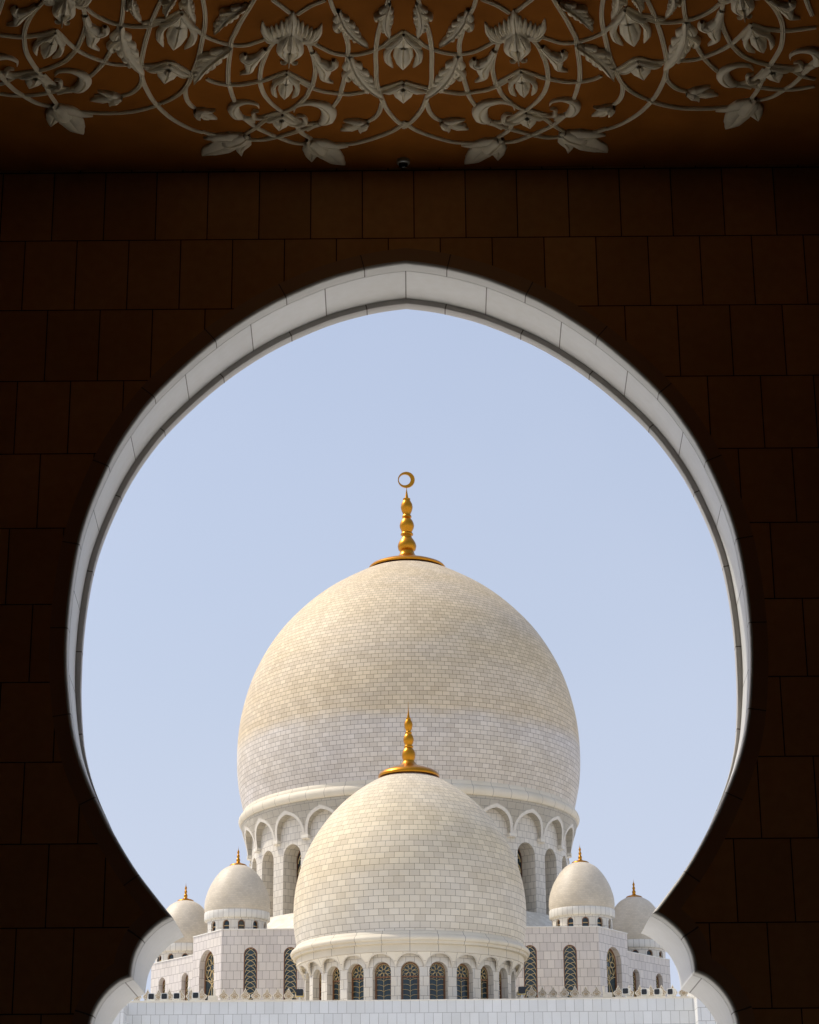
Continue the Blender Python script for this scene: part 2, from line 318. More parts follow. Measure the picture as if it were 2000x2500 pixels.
MOTIFS=[
  ('bud',(-0.0, 20.29),(-0.01, 21.01)),
  ('bud',(-1.27, 21.07),(-1.33, 21.62)),
  ('bud',(-2.29, 19.85),(-2.45, 20.57)),
  ('bud',(-3.65, 20.2),(-3.85, 20.72)),
  ('lotus',(-0.01, 21.31),(-0.01, 21.71)),
  ('lotus',(-2.52, 20.86),(-2.62, 21.25)),
  ('lotus',(-1.37, 21.97),(-1.43, 22.31)),
  ('lotus',(-3.97, 21.02),(-4.11, 21.33)),
  ('palmette',(-1.14, 19.84),(-1.24, 20.91)),
  ('palmette',(-3.36, 19.2),(-3.56, 20.06)),
  ('bell_flower',(-1.81, 22.43),(-2.36, 22.9)),
  ('bell_flower',(-1.1, 22.58),(-0.7, 23.15)),
  ('bell_flower',(-3.89, 21.72),(-3.66, 22.37)),
  ('blossom',(-3.12, 21.53),(-3.48, 21.61)),
  ('blossom',(-2.34, 21.83),(-2.11, 22.05)),
  ('blossom',(-0.41, 22.14),(-0.73, 22.33)),
  ('curl',(-1.78, 22.02),(-1.9, 21.82)),
  ('curl',(-1.0, 22.17),(-0.86, 21.89)),
  ('curl',(-3.69, 21.37),(-3.49, 21.19)),
  ('curl',(-4.41, 21.0),(-4.43, 20.76)),
  ('trefoil',(-1.49, 20.6),(-1.76, 21.08)),
  ('trefoil',(-0.96, 20.68),(-0.8, 21.28)),
  ('trefoil',(-3.29, 19.93),(-3.26, 20.56)),
  ('trefoil',(-3.78, 19.7),(-4.12, 20.06)),
  ('leaf',(-0.58, 20.73),(-0.25, 21.62)),
  ('leaf',(-1.84, 20.52),(-2.31, 21.24)),
  ('leaf',(-1.6, 19.69),(-2.0, 20.23)),
  ('leaf',(-0.67, 19.83),(-0.39, 20.53)),
  ('leaf',(-0.14, 19.7),(-0.16, 20.36)),
  ('leaf',(-2.95, 20.09),(-2.84, 21.08)),
  ('leaf',(-2.77, 19.56),(-2.73, 19.98)),
  ('leaf',(-2.31, 19.5),(-2.47, 19.91)),
  ('leaf',(-2.19, 19.5),(-2.17, 20.0)),
]
# ------------------------------------------------------------------ ground and terrace
g = MB(); g.face([(-3000, -3000, 0), (3000, -3000, 0), (3000, 3000, 0), (-3000, 3000, 0)], [(-3000, -3000), (3000, -3000), (3000, 3000), (-3000, 3000)])
o = g.build('courtyard_ground', M['ground']); o['kind'] = 'structure'
g = MB(); box(g, -29.9, 29.9, -14.9, 23.2, .02, .15)
o = g.build('arcade_floor', M['floor']); o['kind'] = 'structure'

# ------------------------------------------------------------------ windows
def arc(cx, cz, r, a0, a1, n=8): return [(cx+r*math.cos(math.radians(a0+(a1-a0)*i/n)), cz+r*math.sin(math.radians(a0+(a1-a0)*i/n))) for i in range(n+1)]
def petal2(cx, cz, r0_, r1, ang, wd, n=6):
    pts = []
    for sgn in (1, -1):
        h = []
        for i in range(n+1):
            t = i/n; rr = r0_+(r1-r0_)*t; off = sgn*wd*math.sin(PI*t)**.8
            h.append((cx+rr*math.cos(ang)-off*math.sin(ang), cz+rr*math.sin(ang)+off*math.cos(ang)))
        pts.append(h)
    return pts
def make_window(kind, a, s, z0, parent, fw=.09, lw=.04):
    """window = frame mesh, with glass and lattice as its own parts; local origin on the window plane, facing -Y"""
    fr = MB(); out = arch_out(a, s, z0, n=16)
    inn = [(x*(1-fw/2/a), z if z < s else s+(z-s)*(1-fw/2/a)) for x, z in out]
    ribbon(fr, inn, fw, -.06, .02)
    gl = MB(); gl.face([(x, .012, z) for x, z in reversed(out)])
    la = MB()
    def R(p, w_=lw): ribbon(la, p, w_, -.045, .0)
    if kind == 'star':
        tz = s-.5*a
        ribbon(fr, [(-a, tz), (a, tz)], .10, -.07, .01)
        for sx in (-1, 1): ribbon(fr, [(sx*(a-fw-.05), tz), (sx*(a-fw-.05), z0)], .05, -.055, .0)
        cz = s+.10*a
        for k in range(7):
            an = PI/2+k*2*PI/7
            for h in petal2(0, cz, .16*a, .78*a, an, .17*a): R(h)
        for k in range(7):
            an = PI/2+(k+.5)*2*PI/7
            R([(.40*a*math.cos(an), cz+.40*a*math.sin(an)), (.86*a*math.cos(an), cz+.86*a*math.sin(an))])
        R(arc(0, s, a*.84, -25, 205, 18))
        R([(0, tz-.22), (0, z0)])
        z = tz-.22
        while z > z0+.1:
            for sx in (-1, 1): R([(0, z-.06), (sx*a*.2, z+.03), (sx*a*.5, z+.07), (sx*a*.85, z+.06)])
            z -= .36
    elif kind == 'scales':
        z = s+a*.55; st = a*.80
        while z > z0:
            lim = lambda P: [q for q in P if q[1] < s or math.hypot(q[0], q[1]-s) < a*.97]
            for sx in (-1, 1):
                P = [(sx*(-a+1.75*a*math.sin(t*PI/2/8)), z-st*1.0+1.15*a*math.cos(t*PI/2/8)) for t in range(9)]
                P = lim([q for q in P if abs(q[0]) < a])
                if len(P) > 1: R(P)
            z -= st
    elif kind == 'flower':
        cz = s-.1*a
        for k in range(8):
            an = PI/2+k*PI/4
            for h in petal2(0, cz, .2*a, .85*a, an, .17*a): R(h)
        R(arc(0, cz, a*.9, 0, 360, 24)[:-1])
        R([(0, cz-.9*a), (0, z0)])
        z = cz-.95*a
        while z > z0:
            for sx in (-1, 1):
                R(arc(sx*a, z-1.3*a, 1.5*a, 90, 90+sx*85, 9)); 
            z -= .95*a
    elif kind == 'small':
        tz = s-.18
        ribbon(fr, [(-a, tz), (a, tz)], .09, -.07, .01)
        ribbon(la, [(-a*.75, tz+.01), (a*.75, tz+.01)], .05, -.085, -.07)
    f = fr.build('window', M['wood'], parent)
    gl.build('glass', M['glass'], f); la.build('lattice', M['gilt'], f)
    return f

def ring_of_windows(proto, parent, R, phis):
    for i, ph in enumerate(phis):
        loc = (R*math.sin(ph), -R*math.cos(ph), 0)
        if i == 0: proto.location = loc; proto.rotation_euler = (0, 0, ph)
        else: clone(proto, parent, loc, ph)

# ------------------------------------------------------------------ finials
FM = [(3.84, 69.62), (3.90, 69.76), (3.76, 69.95), (3.086, 70.24), (2.154, 70.52), (1.45, 70.70), (1.15, 70.90), (0.93, 71.10), (0.79, 71.29), (0.697, 71.55), (0.69,71.6), (0.877, 71.8), (0.95, 72.17), (0.878, 72.47), (0.72, 72.77), (0.54, 73.02), (0.476, 73.15), (0.49, 73.27), (0.62, 73.35), (0.64, 73.45), (0.562, 73.59), (0.49, 73.65), (0.577, 73.84), (0.707, 74.14), (0.74, 74.36), (0.686, 74.64), (0.563, 74.91), (0.419, 75.1), (0.376, 75.17), (0.477, 75.25), (0.477, 75.4), (0.39, 75.48), (0.376, 75.59), (0.506, 75.9), (0.594, 76.21), (0.608, 76.36), (0.565, 76.67), (0.435, 76.94), (0.348, 77.11), (0.37, 77.17), (0.37, 77.27), (0.203, 77.32), (0.16, 77.44), (0.029, 78.32), (0.029, 78.5)]
FF = [(2.255, 37.36), (2.30, 37.44), (2.271, 37.53), (2.176, 37.68), (1.912, 37.84), (1.487, 38.0), (0.95, 38.12), (0.691, 38.28), (0.532, 38.45), (0.42, 38.62), (0.425, 38.67), (0.489, 38.84), (0.516, 39.06), (0.495, 39.28), (0.415, 39.44), (0.32, 39.56), (0.298, 39.61), (0.352, 39.67), (0.352, 39.74), (0.277, 39.81), (0.277, 39.85), (0.352, 40.01), (0.4, 40.2), (0.384, 40.39), (0.32, 40.56), (0.235, 40.67), (0.256, 40.74), (0.256, 40.81), (0.192, 40.86), (0.182, 40.9), (0.267, 41.1), (0.326, 41.38), (0.305, 41.54), (0.225, 41.71), (0.182, 41.81), (0.203, 41.84), (0.203, 41.89), (0.128, 41.91), (0.107, 42.01), (0.054, 42.34), (0.027, 42.64), (0.016, 42.78), (0.008, 43.2)]
def finial(prof, parent, n=48):
    m = MB(); prof = [(.01, prof[0][1]+.1), (prof[0][0]*.8, prof[0][1]+.02)] + prof
    lathe(m, list(reversed(prof)), n)
    return m.build('finial', M['gold'], parent, smooth='auto')

# ------------------------------------------------------------------ the great dome
GX, GY = -.28, 212
big = thing('main_dome', 'largest white marble dome with golden crescent finial, rising highest behind the other domes', 'dome', (GX, GY, 29.9))
def Z(o): 
    for c in o.children: c.location.z -= o.location.z
prof = [(.5, 69.95), (2.4, 69.78), (4.0, 69.36), (5.75, 68.47), (8.0, 67.10), (9.75, 65.75), (11.15, 64.43), (12.32, 63.15), (13.28, 61.89), (14.08, 60.61), (14.76, 59.33), (15.33, 58.04), (15.78, 56.73), (16.14, 55.41), (16.42, 54.1), (16.60, 52.79), (16.70, 51.45), (16.73, 50.12), (16.68, 48.72), (16.52, 47.3), (16.30, 46.2), (15.98, 44.75)]
DB = spline(prof, 4)
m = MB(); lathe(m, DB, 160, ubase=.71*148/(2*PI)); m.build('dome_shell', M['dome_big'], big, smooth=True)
m = MB(); lathe(m, spline([(15.97, 44.85), (16.08, 44.62), (16.12, 44.42)], 3)+spline([(16.14, 44.41), (16.34, 44.27), (16.46, 44.02), (16.46, 43.78), (16.34, 43.52), (16.16, 43.43)], 4)+[(16.12, 43.41), (15.5, 43.40)], 160)
m.build('cornice', M['cornice'], big, smooth='auto')
Rw, NB = 15.2, 24; BW = 2*PI*Rw/NB
m = MB()
for k in range(NB): bay(m, cyl(Rw, k*2*PI/NB), BW, 43.5, 1.2, 38.72, 33.55, 29.9, 1.72, uo=k*BW, step=1.2, k=3)
m.build('drum', M['drum'], big)
m = MB(); lathe(m, [(13.3, 29.95), (13.3, 43.3)], 96); m.build('drum_core', M['drum'], big)
m = MB(); fl = lambda v: 15.52+.72*max(0, min(1, (v-40.3)/3.1))**1.35
for k in range(NB): bay(m, cyl(Rw, (k)*2*PI/NB, flare=fl), BW, 43.405, 1.68, 40.62, 40.45, 40.45, 1.2, pointed=1.15, sill=False, uo=k*BW, step=.4, k=3)
mb2 = m
for k in range(NB):   # small foot under each pendant
    c = (k+.5)*2*PI/NB; f = cyl(Rw, c); w2 = BW/2-1.60
    for (d0, d1, z0, z1) in ((-.42, .02, 40.16, 40.47),):
        A = [f(-w2, z0, d0), f(w2, z0, d0), f(w2, z1, d0), f(-w2, z1, d0)]; B = [f(-w2, z0-.1, d1), f(w2, z0-.1, d1), f(w2, z1, d1), f(-w2, z1, d1)]
        m.face(A); m.face([A[0], B[0], B[1], A[1]]); m.face([B[0], A[0], A[3], B[3]]); m.face([A[1], B[1], B[2], A[2]]); m.face([A[3], A[2], B[2], B[3]])
m.build('corbel_feet', M['corbel'], big); m = MB()
def arch_band(m, mp, a, s, z0, pointed, wd, pr, lim):
    # a flat moulded band standing slightly proud round the arch
    out = arch_out(a, s, z0, pointed, n=20); rows = []
    for i, p in enumerate(out):
        q0 = out[max(i-1, 0)]; q1 = out[min(i+1, len(out)-1)]; dx, dz = q1[0]-q0[0], q1[1]-q0[1]; l = math.hypot(dx, dz)
        ox, oz = p[0]-dz/l*wd, p[1]+dx/l*wd
        if abs(p[0]) < 1e-6: ox, oz = 0, p[1]+wd*1.25
        ox = max(-lim, min(lim, ox))
        rows.append([mp(p[0], p[1], .02), mp(p[0], p[1], -pr), mp(ox, oz, -pr), mp(ox, oz, .01)])
    m.grid(rows, [[(0, 0)]*4]*len(rows), flip=False)
for k in range(NB): arch_band(m, cyl(Rw, k*2*PI/NB, flare=fl), 1.68, 40.62, 40.45, 1.15, .30, .02, BW/2-.005)
m.build('arch_mouldings', M['trim'], big)
m = MB()
for k in range(NB): bay(m, cyl(Rw, (k)*2*PI/NB, flare=fl), BW, 43.405, 1.68, 40.62, 40.45, 40.45, 1.2, pointed=1.15, sill=False, uo=k*BW, step=.4, k=3)
m.build('corbel_arcade', M['corbel'], big)
m = MB(); lathe(m, [(15.5, 33.5), (15.9, 33.45), (18.2, 31.5), (21.5, 29.8)], 120); m.build('skirt_roof', M['roof'], big)
ph = [k*2*PI/NB for k in range(-5, 6)]
ring_of_windows(make_window('scales', 1.2, 38.72, 33.55, big, fw=.16, lw=.09), big, Rw-1.66, ph)
fb = finial(FM, big)
m = MB(); R1, R2, cx = .86, .60, -.16   # crescent: the opening is set towards the left
front = []; n = 48
for y in (-.09, .09):
    P = []
    for i in range(n+1):
        t = 2*PI*i/n; P.append([(R1*math.cos(t), y, R1*math.sin(t)), (cx+R2*math.cos(t), y, R2*math.sin(t))])
    m.grid(P, flip=y < 0); front.append(P)
for j in (0, 1): m.grid([[front[0][i][j] for i in range(n+1)], [front[1][i][j] for i in range(n+1)]], flip=(j == 1))
cr = m.build('crescent', M['gold'], fb); cr.location = (-.02, 0, 79.31)
Z(big)

# ------------------------------------------------------------------ the front dome
front = thing('front_dome', 'middle sized white marble dome with gold spike finial standing before the largest dome', 'dome', (-.21, 162, 19.6))
prof = [(.3, 37.72), (1.3, 37.5), (2.365, 37.148), (3.687, 36.35), (4.814, 35.45), (5.75, 34.48), (6.62, 33.34), (7.33, 32.15), (7.80, 31.07), (8.15, 29.958), (8.38, 28.817), (8.48, 27.674), (8.47, 26.529), (8.37, 25.625), (8.2, 24.78)]
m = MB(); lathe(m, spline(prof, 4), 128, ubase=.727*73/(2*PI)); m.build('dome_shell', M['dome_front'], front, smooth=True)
cp = spline([(8.2, 24.86), (8.32, 24.75), (8.40, 24.60)], 3)+spline([(8.44, 24.59), (8.60, 24.46), (8.68, 24.30), (8.63, 24.14)], 4)+[(8.50, 24.11), (8.50, 23.93), (8.32, 23.89)]
m = MB(); lathe(m, cp, 128); m.build('cornice', M['cornice'], front, smooth='auto')
m = MB(); lathe(m, [(8.30, 23.89), (8.24, 23.885), (8.24, 23.40), (8.10, 23.385), (7.55, 23.38)], 128, ubase=8.24); m.build('fascia', M['cornice'], front, smooth='auto')
Rf = 7.62; BF = 2*PI*Rf/24
m = MB()
for k in range(24): bay(m, cyl(Rf, k*2*PI/24), BF, 23.5, .66, 22.15, 19.6, 19.6, .62, uo=k*BF, step=1.3)
m.build('drum', M['drum_front'], front)
m = MB(); lathe(m, [(6.95, 19.62), (6.95, 23.4)], 72); m.build('drum_core', M['drum_front'], front)
m = MB(); fl = lambda v: 7.69+.50*max(0, min(1, (v-22.45)/.93))**1.2
for k in range(24): bay(m, cyl(Rf, k*2*PI/24, flare=fl), BF, 23.379, .93, 22.52, 22.42, 22.42, .10, pointed=.82, sill=False, uo=k*BF, k=3)
m.build('corbel_arcade', M['corbel'], front)
m = MB()
for k in range(24): arch_band(m, cyl(Rf, k*2*PI/24, flare=fl), .93, 22.52, 22.42, .82, .06, .018, BF/2-.004)
m.build('arch_mouldings', M['trim'], front)
ring_of_windows(make_window('star', .66, 22.15, 19.6, front, lw=.024), front, Rf-.58, [k*2*PI/24 for k in range(-6, 7)])
finial(FF, front)
Z(front)

# ------------------------------------------------------------------ four small domes
SP = [(.1, 36.16), (.40, 36.1), (.74, 36.0), (1.31, 35.68), (1.70, 35.28), (2.04, 34.82), (2.36, 34.25), (2.58, 33.72), (2.76, 33.1), (2.82, 32.6), (2.82, 32.24), (2.76, 31.9)]
def small_dome(label, x, y, dz, off):
    t = thing('small_dome', label, 'dome', (x, y, 29.85+dz), group='small domes on the hall roof')
    m = MB(); lathe(m, spline(SP, 4), 72, ubase=2.82); m.build('dome_shell', M['dome_small'], t, smooth=True)
    m = MB(); lathe(m, [(2.70, 31.92), (2.80, 31.90), (2.82, 31.86), (2.82, 31.26), (2.78, 31.22), (2.5, 31.2)], 72); m.build('band', M['band'], t, smooth='auto')
    W = 2*PI*2.58/12; m = MB()
    for k in range(12): bay(m, cyl(2.58, off+k*2*PI/12), W, 31.22, .30, 30.72, 29.86, 29.0, .26, uo=k*W)
    m.build('drum', M['drum_front'], t)
    ring_of_windows(make_window('small', .30, 30.72, 29.86, t, fw=.07), t, 2.58-.24, [off+k*2*PI/12 for k in range(-3, 4)])
    s = .325
    fp = [(r*s, 36.0+(z-37.36)*s*.92) for r, z in FF]
    finial(fp, t, 32)
    for c in t.children: c.location.z -= 29.85
    return t
small_dome('small smooth white dome between the front dome and the farthest left dome', -15.06, 190.5, 0, math.radians(13))
small_dome('small smooth white dome between the front dome and the farthest right dome', 14.52, 190.5, 0, math.radians(2))
small_dome('small pale dome farthest left, partly behind the arch cusp and on the lower roof', -20.5, 200, -1.45, math.radians(8))
small_dome('small pale dome farthest right, partly behind the arch cusp and on the lower roof', 20.0, 200, -1.45, math.radians(-8))

# ------------------------------------------------------------------ prayer hall walls
CX = -.23
hall = thing('prayer_hall', 'pale marble hall block with tall lattice windows and angled corners under the domes', 'building', (CX, 186, 19.6))
def flatmap(p0, p1):
    d = Vector((p1[0]-p0[0], p1[1]-p0[1], 0)); L = d.length; d.normalize(); nin = Vector((-d.y, d.x, 0)); mid = Vector(((p0[0]+p1[0])/2, (p0[1]+p1[1])/2, 0))
    return (lambda u, v, dd: tuple(mid+d*u+nin*dd+Vector((0, 0, v)))), L, mid, d, nin
def lc(p): return (p[0], p[1]-186)
TOP, LOW, ZB = 29.85, 28.46, 19.6
m = MB(); HW, CXE, CYE = 15.75, 18.5, 190.1
f, L, *_ = flatmap(lc((-HW, 186)), lc((HW, 186)))
for i in range(-4, 5):
    cx = i*3.325
    bay(m, (lambda u, v, d, c=cx: f(u+c, v, d)), 3.325, TOP, .565, 27.83, 22, ZB, .16, uo=cx)
for sx in (-1, 1):
    x0, x1 = sorted((sx*14.9625, sx*HW)); m.face([f(x0, ZB, 0), f(x1, ZB, 0), f(x1, TOP, 0), f(x0, TOP, 0)], [(x0, ZB), (x1, ZB), (x1, TOP), (x0, TOP)])
wins = []
chw = []
for sx in (-1, 1):
    a, b = ((-CXE, CYE), (-HW, 186)) if sx < 0 else ((HW, 186), (CXE, CYE))
    f2, L2, mid, d, nin = flatmap(lc(a), lc(b))
    bay(m, f2, L2, TOP, 1.28, 27.2, 22, ZB, .6, uo=sx*20, k=2)
    chw.append((mid+nin*.56, math.atan2(d.y, d.x)))
    # side walls running back
    x = sx*CXE; q = [(x, 4.1, ZB), (x, 44, ZB), (x, 44, TOP), (x, 4.1, TOP)]
    if sx < 0: q.reverse()
    m.face(q, [(p[1], p[2]) for p in q])
m.build('wall', M['block'], hall)
m = MB(); pl = [(-HW, 0), (HW, 0), (CXE, 4.1), (CXE, 44), (-CXE, 44), (-CXE, 4.1)]
m.face([(x*1.0, y, TOP-.02) for x, y in pl], [(x, y) for x, y in pl]); m.build('roof', M['roof'], hall)
m = MB()   # thin coping line at the roof edge
for zt, zb, off_ in ((TOP+.07, TOP-.0, .06),):
    P = [(-CXE-.05, 44), (-CXE-off_, 4.05), (-HW-.04, -off_), (HW+.04, -off_), (CXE+off_, 4.05), (CXE+.05, 44)]
    I = [(-CXE+.4, 44), (-CXE+.4, 4.3), (-HW+.2, .4), (HW-.2, .4), (CXE-.4, 4.3), (CXE-.4, 44)]
    m.grid([[(x, y, zb) for x, y in I], [(x, y, zb) for x, y in P], [(x, y, zt) for x, y in P], [(x, y, zt) for x, y in I]])
m.build('coping', M['white'], hall)
proto = make_window('scales', .565, 27.83, 22, hall, fw=.08, lw=.036); first = True
for i in (-4, -3, -2, 2, 3, 4):
    loc = (i*3.325, .13, 0)
    if first: proto.location = loc; first = False
    else: clone(proto, hall, loc, 0)
proto = make_window('flower', 1.28, 27.2, 22, hall, fw=.16, lw=.045)
proto.location = chw[0][0]; proto.rotation_euler = (0, 0, chw[0][1]); clone(proto, hall, chw[1][0], chw[1][1])
for c in hall.children: c.location.z -= 19.6
def low_wing(sx, label):
    t = thing('side_wing', label, 'building', (CX, 186, 19.6))
    A, B = (18.2*sx, 190.55), (22.75*sx, 196.3)
    a, b = (B, A) if sx < 0 else (A, B)
    m = MB(); f2, L2, mid, d, nin = flatmap(lc(a), lc(b))
    w = make_window('scales', .53, 26.55, 21.5, t, fw=.08, lw=.036); k = 0
    for i in (-1, 0, 1):
        c = i*3.05 + (.15*sx)
        if i == 0: continue
        W = L2/2
        cc = i*L2/4 - .45*sx*0
        bay(m, (lambda u, v, dd, cc=cc: f2(u+cc, v, dd)), W, LOW, .53, 26.6, 21.5, ZB, .5, uo=cc)
        p = mid+d*cc+nin*.46
        if k == 0: w.location = p; w.rotation_euler = (0, 0, math.atan2(d.y, d.x)); k = 1
        else: clone(w, t, p, math.atan2(d.y, d.x))
    x = sx*22.75; q = [(x, 10.3, ZB), (x, 44, ZB), (x, 44, LOW), (x, 10.3, LOW)]
    if sx < 0: q.reverse()
    m.face(q, [(p[1], p[2]) for p in q]); m.build('wall', M['block'], t)
    m = MB(); q = [(sx*18.2, 4.55, LOW-.02), (sx*22.75, 10.3, LOW-.02), (sx*22.75, 44, LOW-.02), (sx*18.2, 44, LOW-.02)]
    if sx < 0: q.reverse()
    m.face(q, [(p[0], p[1]) for p in q]); m.build('roof', M['roof'], t)
    m = MB(); e0, e1 = Vector((*lc(A), 0)), Vector((*lc(B), 0)); no = -nin*.06
    rows = [[tuple(p+no*s_+Vector((0, 0, z_))) for p in (e0, e1)] for s_, z_ in ((0, LOW), (1, LOW), (1, LOW+.07), (-5, LOW+.07))]
    m.grid(rows, flip=sx > 0); m.build('coping', M['white'], t)
    for c in t.children: c.location.z -= 19.6
low_wing(-1, 'lower marble wing with two small arched windows, running back left of the hall')
low_wing(1, 'lower marble wing with two small arched windows, running back right of the hall')

# ------------------------------------------------------------------ front parapet building
fb = thing('front_range', 'long white marble wall of upright slabs across the bottom, below the crested parapet', 'building', (-.2, 150, 0))
m = MB(); box(m, -18.9, 18.9, 0, 80, .01, 19.60, skip='ut'); m.build('wall', M['parapet'], fb)
m = MB(); box(m, -18.94, 18.94, -.05, .5, 19.60, 19.66); m.build('coping', M['merlon'], fb)
m = MB(); m.face([(-18.9, .5, 19.6), (18.9, .5, 19.6), (18.9, 80, 19.6), (-18.9, 80, 19.6)], [(-18.9, 0), (18.9, 0), (18.9, 80), (-18.9, 80)]); m.build('terrace', M['roof'], fb)
m = MB(); box(m, 18.9, 24, -1.7, -.001, .01, 19.4, skip='u'); m.build('end_pier', M['parapet'], fb)
m = MB(); box(m, -24, -18.9, -1.7, -.001, .01, 19.4, skip='u'); m.build('end_pier', M['parapet'], fb)
wg = thing('side_range', 'bright sunlit white wall glimpsed at right between two lobes of the arch', 'building', (21.4, 148.5, 0))
m = MB(); box(m, 0, 14, 0, 27, .01, 27.5, skip='u'); m.build('wall', M['parapet'], wg)
m = MB(); box(m, -.06, 14.06, -.06, 27.06, 27.5, 27.62); m.build('coping', M['white'], wg)
t = thing('wall_lamp', 'tiny dark lamp on the bright wall at right between the arch lobes', 'lamp', (21.36, 171, 23.2))
m = MB(); box(m, -.42, -.06, -.12, .12, -.10, .16); m.build('housing', M['black'], t)
m = MB(); box(m, -.07, .03, -.05, .05, -.03, .07); m.build('bracket', M['chrome'], t)

# crested parapet: plinth with merlons
def merlon_mesh():
    R_ = [(.235, 0), (.235, .05), (.20, .10), (.30, .16), (.355, .26), (.345, .35), (.27, .43), (.19, .46), (.155, .52), (.12, .60), (.05, .74), (0, .86)]
    pts = R_ + [(-x, z) for x, z in reversed(R_[:-1])]
    m = MB()
    c = (0, .33)
    def sc(k, dy): return [(c[0]+(x-c[0])*k, dy, c[1]+(z-c[1])*k) for x, z in pts]
    A = sc(1, -.09); B = sc(.80, -.10); C_ = sc(.78, -.055); D = sc(1, .09)
    n = len(pts)
    rows = [D, A, B, C_]
    rows = [r+[r[0]] for r in rows]
    m.grid(rows, flip=True)
    m.face(list(D)[::-1])
    me = m.build('merlon', M['merlon'], None)
    k = MB(); k.face([(x, y+.001, z) for x, y, z in sc(.785, -.055)])
    # carved heart and scrolls standing in the recess
    def blob(p, w): ribbon(k2, p, w, -.092, -.05)
    k2 = MB()
    for sx in (-1, 1):
        blob([(sx*.02, .09), (sx*.12, .14), (sx*.20, .24), (sx*.17, .33), (sx*.08, .34)], .05)
        blob([(sx*.01, .34), (sx*.06, .45), (sx*.0, .62)], .035)
    r = k.build('recess', M['merlon_cut'], me); r2 = k2.build('carving', M['merlon'], me)
    return me
def crest(sx, xs, post, label):
    t = thing('crested_parapet', label, 'parapet', (0, 162.5, 19.6))
    lo, hi = min(xs)-.5, max(xs)+.45
    m = MB(); box(m, lo, hi, -.12, .12, 0, 1.62, skip='u'); m.build('plinth', M['merlon'], t)
    first = None
    for x in xs:
        if abs(x-post) < .2: continue
        if first is None: first = merlon_mesh(); first.parent = t; first.location = (x, 0, 1.62)
        else: clone(first, t, (x, 0, 1.62), 0)
    m = MB(); box(m, post-.34, post+.34, -.14, .14, 1.62, 1.95); box(m, post-.14+.18*sx*-1, post+.0+.18*sx*-1, -.13, .13, 1.951, 2.42); m.build('corner_post', M['merlon'], t)
xl = [-19.22+.785*i for i in range(-2, 15)]
xr = [18.75-.785*i for i in range(-1, 15)]
crest(-1, xl, -19.22+.785*6, 'row of carved pointed merlons on the parapet left of the front dome drum')
crest(1, xr, 18.75-.785*6, 'row of carved pointed merlons on the parapet right of the front dome drum')

# ------------------------------------------------------------------ floodlights
def rbox(mb, x, y0, y1, z, hw, hz, r=.05):
    pts = []
    for cx, cz, a0 in ((hw-r, hz-r, 0), (-hw+r, hz-r, 90), (-hw+r, -hz+r, 180), (hw-r, -hz+r, 270)):
        for i in range(5): t = math.radians(a0+22.5*i); pts.append((x+cx+r*math.cos(t), z+cz+r*math.sin(t)))
    A = [(px, y0, pz) for px, pz in pts]; B = [(px, y1, pz) for px, pz in pts]
    mb.grid([A+[A[0]], B+[B[0]]]); mb.face(A[::-1]); mb.face(B)
def floodlight(label, x, z, dark=False, rz=0.0):
    t = thing('floodlight', label, 'floodlight', (x, 158, 19.6), rz, 'floodlights on the terrace edge')
    h = z-19.6
    m = MB(); rbox(m, 0, -.12, .34, h, .245, .225, .07); m.build('housing', M['black' if dark else 'lampwhite'], t)
    m = MB(); rbox(m, 0, -.14, -.115, h, .195, .185, .07); m.build('lens', M['black'], t)
    m = MB(); box(m, -.28, .28, -.04, .04, h-.32, h-.26); box(m, -.285, -.255, -.03, .03, h-.26, h+.02); box(m, .255, .285, -.03, .03, h-.26, h+.02); m.build('bracket', M['yellow' if dark else 'lampwhite'], t)
    m = MB(); box(m, -.05, .05, -.05, .05, .0, h-.321); m.build('post', M['lampwhite'], t)
FL = [(-18.43, 20.97, 0, 0, 'white floodlight with dark square face, leftmost on the terrace edge'), (-17.51, 20.97, 0, 0, 'second white floodlight from the left on the terrace edge'), (-16.64, 20.99, 0, 0, 'third white floodlight from the left, before the left wing windows'), (-15.31, 21.02, 0, 0, 'white floodlight beside the thin lamp pole, fourth from the left'),
      (-8.0, 21.18, 1, 0, 'black floodlight on a yellow bracket just left of the front dome drum'), (7.63, 21.22, 1, 0, 'black floodlight on a yellow bracket just right of the front dome drum'),
      (14.95, 21.09, 0, -.35, 'white floodlight nearest the corner post on the right terrace edge'), (16.28, 21.02, 0, -.5, 'white floodlight turned sideways, third from the right end'), (17.18, 21.02, 0, -.5, 'white floodlight turned sideways, second from the right end'), (18.12, 21.02, 0, -.6, 'white floodlight at the far right end of the terrace edge')]
for x, z, dk, rz, lb in FL: floodlight(lb, x, z, dk, rz)
t = thing('lamp_pole', 'thin grey pole with small round lamp head at left among the merlons', 'lamp', (-15.99, 160, 19.6))
m = MB(); lathe(m, [(.035, 2.0), (.04, 0)], 12); m.build('pole', M['chrome'], t)
m = MB(); lathe(m, [(.01, 2.32), (.07, 2.26), (.10, 2.16), (.08, 2.05), (.02, 2.0)], 16); m.build('lamp_head', M['lampwhite'], t, smooth=True)
# a bird on the left wing roof edge
m = MB()
lathe(m, [(.005, .50), (.06, .47), (.07, .42), (.055, .37), (.09, .30), (.11, .22), (.10, .12), (.05, .05), (.03, 0)], 12)
m.face([(.0, .02, .12), (.04, .04, .10), (.22, .0, -.10), (.18, -.02, -.12)]); m.face([(-.06, -.02, .42), (-.06, .02, .42), (-.12, 0, .40)])
b = m.build('bird', M['bird'], None, smooth=True); b.location = (-22.35, 195.9, 28.54); b['label'] = 'small dark bird perched on the roof edge of the left wing'; b['category'] = 'bird'

